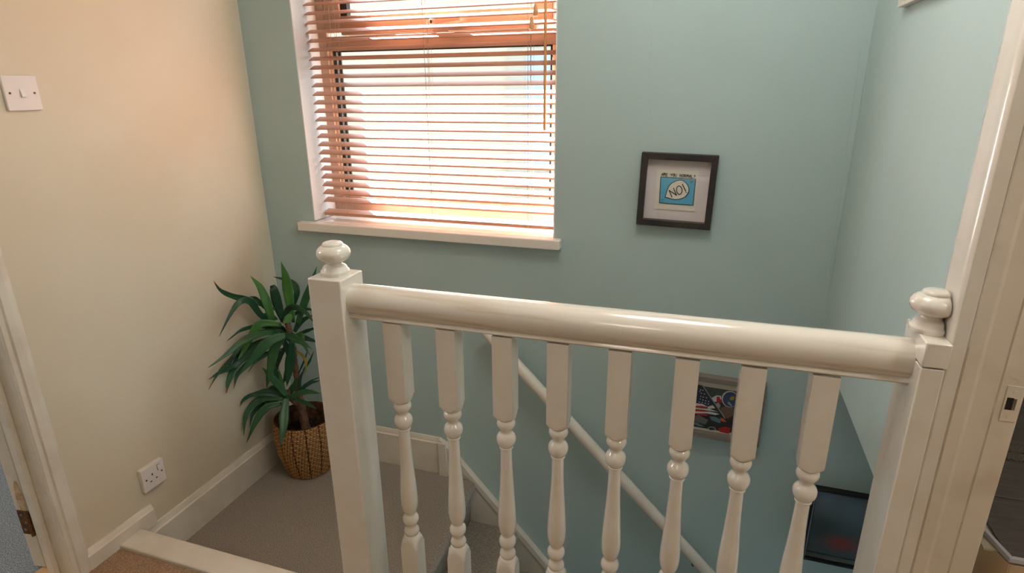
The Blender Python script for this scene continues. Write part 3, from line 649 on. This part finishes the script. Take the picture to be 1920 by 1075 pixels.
# --- white framed picture high on the right wall
p4 = thing('framed_print', (RW, 1.50, .158), 'white framed dark picture high on the right teal wall, cut by the photo top', 'picture')
def q4(a, b, x): return Vector((x, 1.655-a, .162+b))
def rbox(a0, a1, b0, b1, x0, x1): return (x0, x1, 1.655-a1, 1.655-a0, .162+b0, .162+b1)
m = MB(); m.box(*rbox(0,.30,0,.009,RW-.016,RW-.0005)); m.box(*rbox(0,.30,.211,.22,RW-.016,RW-.0005)); m.box(*rbox(0,.009,.009,.211,RW-.016,RW-.0005)); m.box(*rbox(.291,.30,.009,.211,RW-.016,RW-.0005))
m.build('frame', whitef, p4, bevel=.001)
B(*rbox(.009,.291,.009,.211,RW-.006,RW-.0008)).build('dark_photo_sheet', mat('print_dark_photo', (40, 34, 28), 0.4, 0.3, (120, 116, 96), 60, 0.45, 0.6), p4)

# ================================================================== SWITCH AND SOCKET
def rounded(m, yc_, zc_, hy, hz__, x0, x1, r=.004):
    pts = []
    for (sy_, sz_, a0) in ((1,1,0),(-1,1,90),(-1,-1,180),(1,-1,270)):
        for i in range(5):
            a_ = math.radians(a0 + i*22.5); pts.append((x0, yc_+sy_*(hy-r)+r*math.cos(a_), zc_+sz_*(hz__-r)+r*math.sin(a_)))
    return m.prism(pts, (x1-x0, 0, 0))
sw = thing('light_switch', (LW, 1.1275, -.0015), 'white single rocker light switch on the cream wall', 'switch')
rounded(MB(), 1.1275, -.003, .0430, .0430, LW, LW+.0085).build('switch_plate', plastic, sw, bevel=.0022)
m = MB(); m.prism([(LW+.0085, 1.1220, -.0135), (LW+.0150, 1.1220, -.0125), (LW+.0095, 1.1220, .0085), (LW+.0085, 1.1220, .0085)], (0, .011, 0)); m.build('rocker', plastic, sw, bevel=.0006)
for s_ in (-1, 1):
    o = MB().lathe((LW+.0086, 1.1275+s_*.0300, -.003), [(0, .0030), (.0006, .0028)], 12, axis=(1,0,0)).build('screw', brass, sw)
    B(LW+.0091, LW+.0094, 1.1275+s_*.0300-.0023, 1.1275+s_*.0300+.0023, -.0036, -.0024).build('screw_slot', dark, o)
so = thing('power_socket', (LW, 1.232, -1.224), 'white switched power socket low on the cream wall near the step', 'socket')
rounded(MB(), 1.2310, -1.2235, .0430, .0430, LW, LW+.0180).build('socket_plate', plastic, so, bevel=.0022)
xf = LW+.0180
for nme, (yy, zz, hy, hz__) in dict(a=(1.2250, -1.2150, .0020, .0040), b=(1.2165, -1.2370, .0032, .0018), c=(1.2385, -1.2355, .0032, .0018)).items():
    B(xf-.004, xf+.0003, yy-hy, yy+hy, zz-hz__, zz+hz__).build('pin_slot', dark, so)
for yy in (1.2010, 1.2612):
    MB().lathe((xf-.001, yy, -1.2235), [(0, .0032), (.0014, .0030)], 12, axis=(1,0,0)).build('screw', dark, so)
MB().prism([(xf, 1.2470, -1.2120), (xf+.0045, 1.2470, -1.2110), (xf+.0015, 1.2470, -1.1945), (xf, 1.2470, -1.1945)], (0, .0090, 0)).build('rocker', plastic, so, bevel=.0005)
B(xf-.001, xf+.0004, 1.2458, 1.2572, -1.2135, -1.1925).build('rocker_surround', mat('pale_grey_plastic', (160, 152, 146), 0.5), so)

# ================================================================== POTTED PLANT
PC = (-1.527, 1.806); 
pp = thing('potted_plant', (PC[0], PC[1], ZL), 'green strap-leaved potted yucca plant in a woven wicker basket in the corner', 'plant')
# basket: wound rope rows, each twisted, gathered by dark vertical stitches
nr, na = 170, 480; Hh = .250; rows = 25; vs = []; fs = []; tone = []
def brad(t_):   # outer radius over height 0..1
    return .086 + (.1225-.086)*math.sin(min(1, t_*1.35)*math.pi/2)**.9 - .006*max(0, t_-.8)/.2
ribs = 14
for j in range(nr+1):
    t_ = j/nr; r0 = brad(t_); row = t_*rows
    for i in range(na):
        a_ = 2*math.pi*i/na; 
        rope = abs(math.sin(math.pi*row)); tw = math.sin(a_*62 + row*2.2 + (math.floor(row) % 2)*math.pi + rope*2.0)
        d_ = .0040*rope**.6 + .0013*tw*rope
        ph = (a_*ribs/(2*math.pi)) % 1; g_ = min(ph, 1-ph); d_ -= .0055*math.exp(-(g_/.045)**2)
        tone.append(max(0, min(1, .60 + .30*tw*rope + .18*math.sin(a_*23 + math.floor(row)*2.7) - .55*math.exp(-(g_/.05)**2) - .25*(1-rope)**3)))  # strand tint and dark stitches, plus shade painted into grooves between rows
        d_ += .0010*math.sin(a_*7+row)*math.sin(row*1.7)
        r_ = r0 + d_
        vs.append((PC[0]+r_*math.cos(a_), PC[1]+r_*math.sin(a_), ZL+.002+t_*Hh + .0012*tw*(1 if j == nr else 0)))
fs = [(j*na+i, j*na+(i+1) % na, (j+1)*na+(i+1) % na, (j+1)*na+i) for j in range(nr) for i in range(na)]
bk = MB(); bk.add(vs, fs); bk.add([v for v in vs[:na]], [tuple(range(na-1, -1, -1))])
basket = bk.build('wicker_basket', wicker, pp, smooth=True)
at_ = basket.data.attributes.new('strand_shade', 'FLOAT', 'POINT')
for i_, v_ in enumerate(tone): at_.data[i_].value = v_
li = MB().lathe((PC[0], PC[1], ZL+.004), [(.17, .098), (.20, .108), (Hh-.004, brad(1)-.006), (Hh+.001, brad(1)-.002), (Hh, brad(1)+.002)], 64, cap=False)
li.build('basket_lining', wickd, basket, smooth=True)
sm = MB(); n_ = 40; vs = [(PC[0], PC[1], ZL+.182)]; 
for rr in (.03, .06, .09, .103):
    for i in range(n_):
        a_ = 2*math.pi*i/n_; vs.append((PC[0]+rr*math.cos(a_), PC[1]+rr*math.sin(a_), ZL+.18+random.uniform(-.004, .005)))
fs = [(0, 1+i, 1+(i+1) % n_) for i in range(n_)] + [(1+k*n_+i, 1+(k+1)*n_+i, 1+(k+1)*n_+(i+1) % n_, 1+k*n_+(i+1) % n_) for k in range(3) for i in range(n_)]
sm.add(vs, fs).build('potting_soil', soilm, pp, smooth=True)
pts = [(-1.517, 1.800, -1.375), (-1.520, 1.800, -1.34), (-1.528, 1.800, -1.24), (-1.532, 1.800, -1.16), (-1.530, 1.800, -1.06), (-1.526, 1.798, -.98), (-1.531, 1.794, -.90), (-1.533, 1.79, -.86)]
P = []; R_ = []
for j in range(len(pts)-1):
    for i in range(10):
        f = i/10; P.append(Vector(pts[j]).lerp(Vector(pts[j+1]), f)); base = .0195 - .0095*min(1, (j+f)/4); R_.append(base + (.0022 if (i % 3 == 0) else 0) + random.uniform(-.0004, .0004))
MB().tube(P, .02, 16, rs=R_).build('trunk', bark, pp, smooth=True)
MB().tube([(-1.533, 1.80, -1.25), (-1.548, 1.782, -1.22), (-1.556, 1.768, -1.19), (-1.557, 1.765, -1.16)], .007, 10, rs=[.006, .008, .009, .011]).build('side_shoot', bark, pp, smooth=True)
LEAVES = [
 ([(-1.507,1.79,-0.859),(-1.499,1.78,-0.74),(-1.493,1.77,-0.672),(-1.497,1.76,-0.609)],0.0447,2,0),
 ([(-1.581,1.77,-0.887),(-1.576,1.747,-0.791),(-1.577,1.723,-0.708),(-1.594,1.7,-0.654)],0.0391,2,0),
 ([(-1.575,1.78,-0.814),(-1.618,1.71,-0.757),(-1.623,1.64,-0.719),(-1.609,1.57,-0.672),(-1.564,1.5,-0.61)],0.0268,1,1),
 ([(-1.573,1.78,-0.881),(-1.592,1.724,-0.822),(-1.58,1.668,-0.745),(-1.575,1.612,-0.725),(-1.572,1.556,-0.753),(-1.581,1.5,-0.815)],0.0297,0,0),
 ([(-1.596,1.84,-0.884),(-1.617,1.847,-0.819),(-1.632,1.853,-0.755),(-1.651,1.86,-0.77)],0.0443,0,0),
 ([(-1.551,1.84,-0.844),(-1.521,1.855,-0.767),(-1.545,1.87,-0.734),(-1.599,1.885,-0.726),(-1.666,1.9,-0.725)],0.0291,0,0),
 ([(-1.495,1.8,-0.879),(-1.455,1.807,-0.788),(-1.418,1.813,-0.71),(-1.386,1.82,-0.635)],0.0343,1,0),
 ([(-1.55,1.78,-0.867),(-1.499,1.765,-0.8),(-1.448,1.75,-0.782),(-1.391,1.735,-0.794),(-1.345,1.72,-0.83)],0.0278,0,0),
 ([(-1.512,1.8,-0.909),(-1.485,1.815,-0.866),(-1.43,1.83,-0.838)],0.0273,0,0),
 ([(-1.512,1.79,-0.927),(-1.449,1.795,-0.896),(-1.383,1.8,-0.87)],0.0165,0,0),
 ([(-1.535,1.76,-0.868),(-1.567,1.732,-0.853),(-1.593,1.704,-0.852),(-1.613,1.676,-0.894),(-1.636,1.648,-0.947),(-1.637,1.62,-0.968)],0.0361,2,0),
 ([(-1.559,1.76,-0.898),(-1.587,1.69,-0.885),(-1.6,1.62,-0.886),(-1.614,1.55,-0.911),(-1.636,1.48,-0.935)],0.0306,1,0),
 ([(-1.549,1.76,-0.911),(-1.618,1.7,-0.944),(-1.663,1.64,-0.996),(-1.675,1.557,-0.999),(-1.675,1.508,-1.001)],0.0252,0,1),
 ([(-1.597,1.77,-0.925),(-1.675,1.69,-0.959),(-1.675,1.615,-0.978),(-1.675,1.552,-1.001),(-1.675,1.5,-1.038)],0.019,0,1),
 ([(-1.528,1.75,-0.908),(-1.6,1.708,-0.95),(-1.672,1.665,-0.993),(-1.675,1.601,-1.047),(-1.675,1.575,-1.093)],0.0411,1,1),
 ([(-1.563,1.78,-0.983),(-1.646,1.72,-1.007),(-1.675,1.649,-1.043),(-1.662,1.6,-1.085)],0.026,0,1),
 ([(-1.501,1.74,-0.897),(-1.544,1.693,-0.909),(-1.589,1.647,-0.966),(-1.627,1.6,-1.023)],0.0447,1,0),
 ([(-1.53,1.76,-0.935),(-1.577,1.72,-0.975),(-1.61,1.68,-0.998),(-1.618,1.64,-1.026)],0.0129,0,0),
 ([(-1.515,1.74,-0.907),(-1.555,1.727,-0.959),(-1.574,1.713,-1.035),(-1.587,1.7,-1.105)],0.0438,1,0),
 ([(-1.495,1.76,-0.931),(-1.513,1.76,-1.002),(-1.534,1.76,-1.075),(-1.551,1.76,-1.137)],0.0443,0,0),
 ([(-1.565,1.79,-0.941),(-1.539,1.79,-1.024),(-1.568,1.79,-1.094),(-1.598,1.79,-1.152)],0.0362,0,0),
 ([(-1.532,1.75,-0.9),(-1.438,1.715,-0.896),(-1.34,1.68,-0.909)],0.0318,1,0),
 ([(-1.489,1.77,-0.912),(-1.433,1.755,-0.907),(-1.351,1.74,-0.91)],0.0264,0,0),
 ([(-1.512,1.78,-0.976),(-1.464,1.773,-0.996),(-1.449,1.767,-1.03),(-1.461,1.76,-1.078)],0.0129,3,1),
 ([(-1.51,1.79,-1.086),(-1.477,1.795,-1.024),(-1.459,1.8,-0.977)],0.0086,0,0),
 ([(-1.487,1.79,-1.07),(-1.458,1.795,-1.033),(-1.429,1.8,-0.978)],0.0106,0,0),
 ([(-1.517,1.79,-1.171),(-1.513,1.795,-1.117),(-1.483,1.8,-1.063)],0.0174,0,0),
 ([(-1.547,1.75,-1.179),(-1.568,1.733,-1.119),(-1.588,1.717,-1.074),(-1.605,1.7,-1.031)],0.0326,1,0),
 ([(-1.57,1.77,-1.194),(-1.594,1.77,-1.132),(-1.607,1.77,-1.079),(-1.606,1.77,-1.024)],0.031,0,0),
 ([(-1.556,1.75,-1.157),(-1.569,1.755,-1.113),(-1.58,1.76,-1.058)],0.0154,2,0),
 ([(-1.57,1.77,-1.194),(-1.54,1.78,-1.15),(-1.52,1.79,-1.106)],0.0287,0,0),
 ([(-1.572,1.76,-1.189),(-1.626,1.725,-1.167),(-1.674,1.69,-1.162),(-1.675,1.647,-1.163),(-1.666,1.62,-1.173)],0.0221,0,1),
 ([(-1.564,1.75,-1.19),(-1.649,1.718,-1.187),(-1.675,1.681,-1.213),(-1.675,1.645,-1.241),(-1.673,1.62,-1.308)],0.0341,1,0),
 ([(-1.572,1.74,-1.207),(-1.612,1.7,-1.21),(-1.638,1.66,-1.255),(-1.665,1.62,-1.336)],0.0342,1,0),
 ([(-1.543,1.74,-1.174),(-1.529,1.7,-1.222),(-1.51,1.66,-1.267),(-1.502,1.62,-1.326)],0.0416,1,0),
 ([(-1.569,1.77,-1.189),(-1.624,1.74,-1.16),(-1.664,1.71,-1.161),(-1.675,1.668,-1.16)],0.0246,0,0),
 ([(-1.588,1.8,-1.213),(-1.641,1.79,-1.174),(-1.675,1.769,-1.194)],0.0323,0,0),
 ([(-1.554,1.76,-1.191),(-1.462,1.75,-1.142),(-1.374,1.74,-1.129)],0.0275,1,0),
 ([(-1.521,1.78,-1.179),(-1.478,1.79,-1.133),(-1.414,1.8,-1.107)],0.0195,0,0),
 ([(-1.516,1.79,-1.164),(-1.475,1.805,-1.126),(-1.422,1.82,-1.101)],0.0087,0,0),
 ([(-1.528,1.76,-1.189),(-1.457,1.75,-1.193),(-1.403,1.74,-1.203)],0.0194,0,0),
 ([(-1.607,1.76,-1.195),(-1.646,1.74,-1.215),(-1.637,1.72,-1.23)],0.0205,0,0),
 ([(-1.485,1.76,-0.818),(-1.493,1.745,-0.836),(-1.503,1.73,-0.846)],0.0332,2,1),
 ([(-1.473,1.76,-0.901),(-1.434,1.745,-0.894),(-1.412,1.73,-0.903)],0.0246,2,1),
 ([(-1.672,1.84,-0.952),(-1.674,1.84,-0.881),(-1.675,1.82,-0.862)],0.0357,0,0),
 ([(-1.536,1.8,-0.953),(-1.559,1.76,-0.898),(-1.656,1.72,-0.917),(-1.675,1.646,-0.962),(-1.675,1.594,-1.016)],0.0301,0,0),
 ([(-1.545,1.82,-0.963),(-1.573,1.8,-0.907),(-1.621,1.78,-0.864),(-1.636,1.76,-0.824)],0.0346,0,0),
 ([(-1.587,1.8,-0.867),(-1.624,1.78,-0.808),(-1.639,1.76,-0.769),(-1.649,1.74,-0.755)],0.0192,0,0),
 ([(-1.587,1.8,-0.948),(-1.638,1.765,-0.963),(-1.675,1.73,-0.976),(-1.675,1.645,-0.969),(-1.675,1.58,-0.992)],0.0256,0,0),
 ([(-1.549,1.78,-0.969),(-1.599,1.78,-1.047),(-1.625,1.78,-1.127)],0.0272,0,0),
 ([(-1.535,1.8,-0.861),(-1.474,1.793,-0.818),(-1.418,1.787,-0.799),(-1.367,1.78,-0.817)],0.0163,0,0),
 ([(-1.553,1.85,-0.894),(-1.562,1.86,-0.814),(-1.551,1.87,-0.757)],0.026,0,0),
 ([(-1.599,1.78,-1.211),(-1.668,1.747,-1.23),(-1.675,1.69,-1.242),(-1.675,1.659,-1.29)],0.0206,0,0),
 ([(-1.505,1.77,-0.902),(-1.448,1.755,-0.923),(-1.404,1.74,-0.971)],0.0207,0,0),
 ([(-1.581,1.8,-0.913),(-1.615,1.74,-0.875),(-1.65,1.68,-0.869),(-1.675,1.619,-0.896)],0.0212,0,0),
 ([(-1.581,1.8,-0.994),(-1.643,1.78,-1.077),(-1.655,1.76,-1.166)],0.0205,0,0),
]

def leaf(ctrl, W, tone, brown, idx):
    cp = [Vector(c_) for c_ in ctrl]; n = len(cp)
    def cr(t_):
        s_ = t_*(n-1); i = min(int(s_), n-2); f = s_-i
        p0 = cp[i-1] if i else cp[0]*2-cp[1]; p1 = cp[i]; p2_ = cp[i+1]; p3_ = cp[i+2] if i+2 < n else cp[-1]*2-cp[-2]
        return .5*((2*p1)+(p2_-p0)*f+(2*p0-5*p1+4*p2_-p3_)*f*f+(-p0+3*p1-3*p2_+p3_)*f**3)
    N = 18; vs = []; fs = []; rnd = random.Random(idx)
    tw = rnd.uniform(-.35, .35); fold = -rnd.uniform(.06, .22)
    for j in range(N+1):
        t_ = j/N; p = cr(t_); T = (cr(min(1, t_+.02)) - cr(max(0, t_-.02))).normalized()
        V = p.normalized()                        # the leaf lies open to the landing side
        S = T.cross(V)
        if S.length < .05: S = Vector((1, 0, 0))
        S.normalize(); Nn = S.cross(T).normalized(); ang = tw*math.sin(t_*3); S2 = S*math.cos(ang) + Nn*math.sin(ang); N2 = Nn*math.cos(ang) - S*math.sin(ang)
        wv = W*.88/2*(min(1, .50 + .50*math.sin(min(1, t_/.45)*math.pi/2)))*(1 if t_ < .42 else max(.02, 1-((t_-.42)/.58)**1.5))
        for q in (-1, -.5, 0, .5, 1):
            vs.append(p + S2*wv*q + N2*(abs(q)*fold*wv) + Vector((0, 0, .0006*math.sin(j*1.3+q*2))))
        
    k = 5
    fs = [(j*k+i, j*k+i+1, (j+1)*k+i+1, (j+1)*k+i) for j in range(N) for i in range(k-1)]
    m = MB(); m.add([(max(v.x, LW+.006), min(v.y, FW-.006), v.z) for v in vs], fs)
    if brown:
        for f_ in range((N-2)*(k-1), N*(k-1)): m.m[f_] = 1
    o = m.build('leaf', [leafs[tone], tipm], pp, smooth=True)
    if tone == 3: o['label'] = 'yellowing leaf with a dry tip'
    sd = o.modifiers.new('thickness', 'SOLIDIFY'); sd.thickness = .0009
for i, (c_, W, t_, b__) in enumerate(LEAVES): leaf(c_, W, t_, b__, i)

# ================================================================== ADDED PENDANTS (outside the frame, fittings for two fill lights)
def pendant(loc, top, label, r=.15):
    l = thing('fill_pendant', loc, label, 'lamp'); x, y, z_ = loc
    MB().tube([(x, y, top), (x, y, z_+.17)], .003, 8).build('flex', plastic, l)
    MB().lathe((x, y, top-.02), [(0, .03), (.02, .045)], 20).build('ceiling_rose', plastic, l)
    MB().lathe((x, y, z_+.17), [(0, .018), (.02, .016), (.03, .004)], 16).build('lamp_holder', plastic, l)
pendant((-.10, 1.15, .66), ZC, 'white pendant fitting added for the fill light above the stairs, over the handrail')
pendant((-.35, -.75, .62), ZC, 'white pendant fitting added for the fill light over the landing behind the viewer')
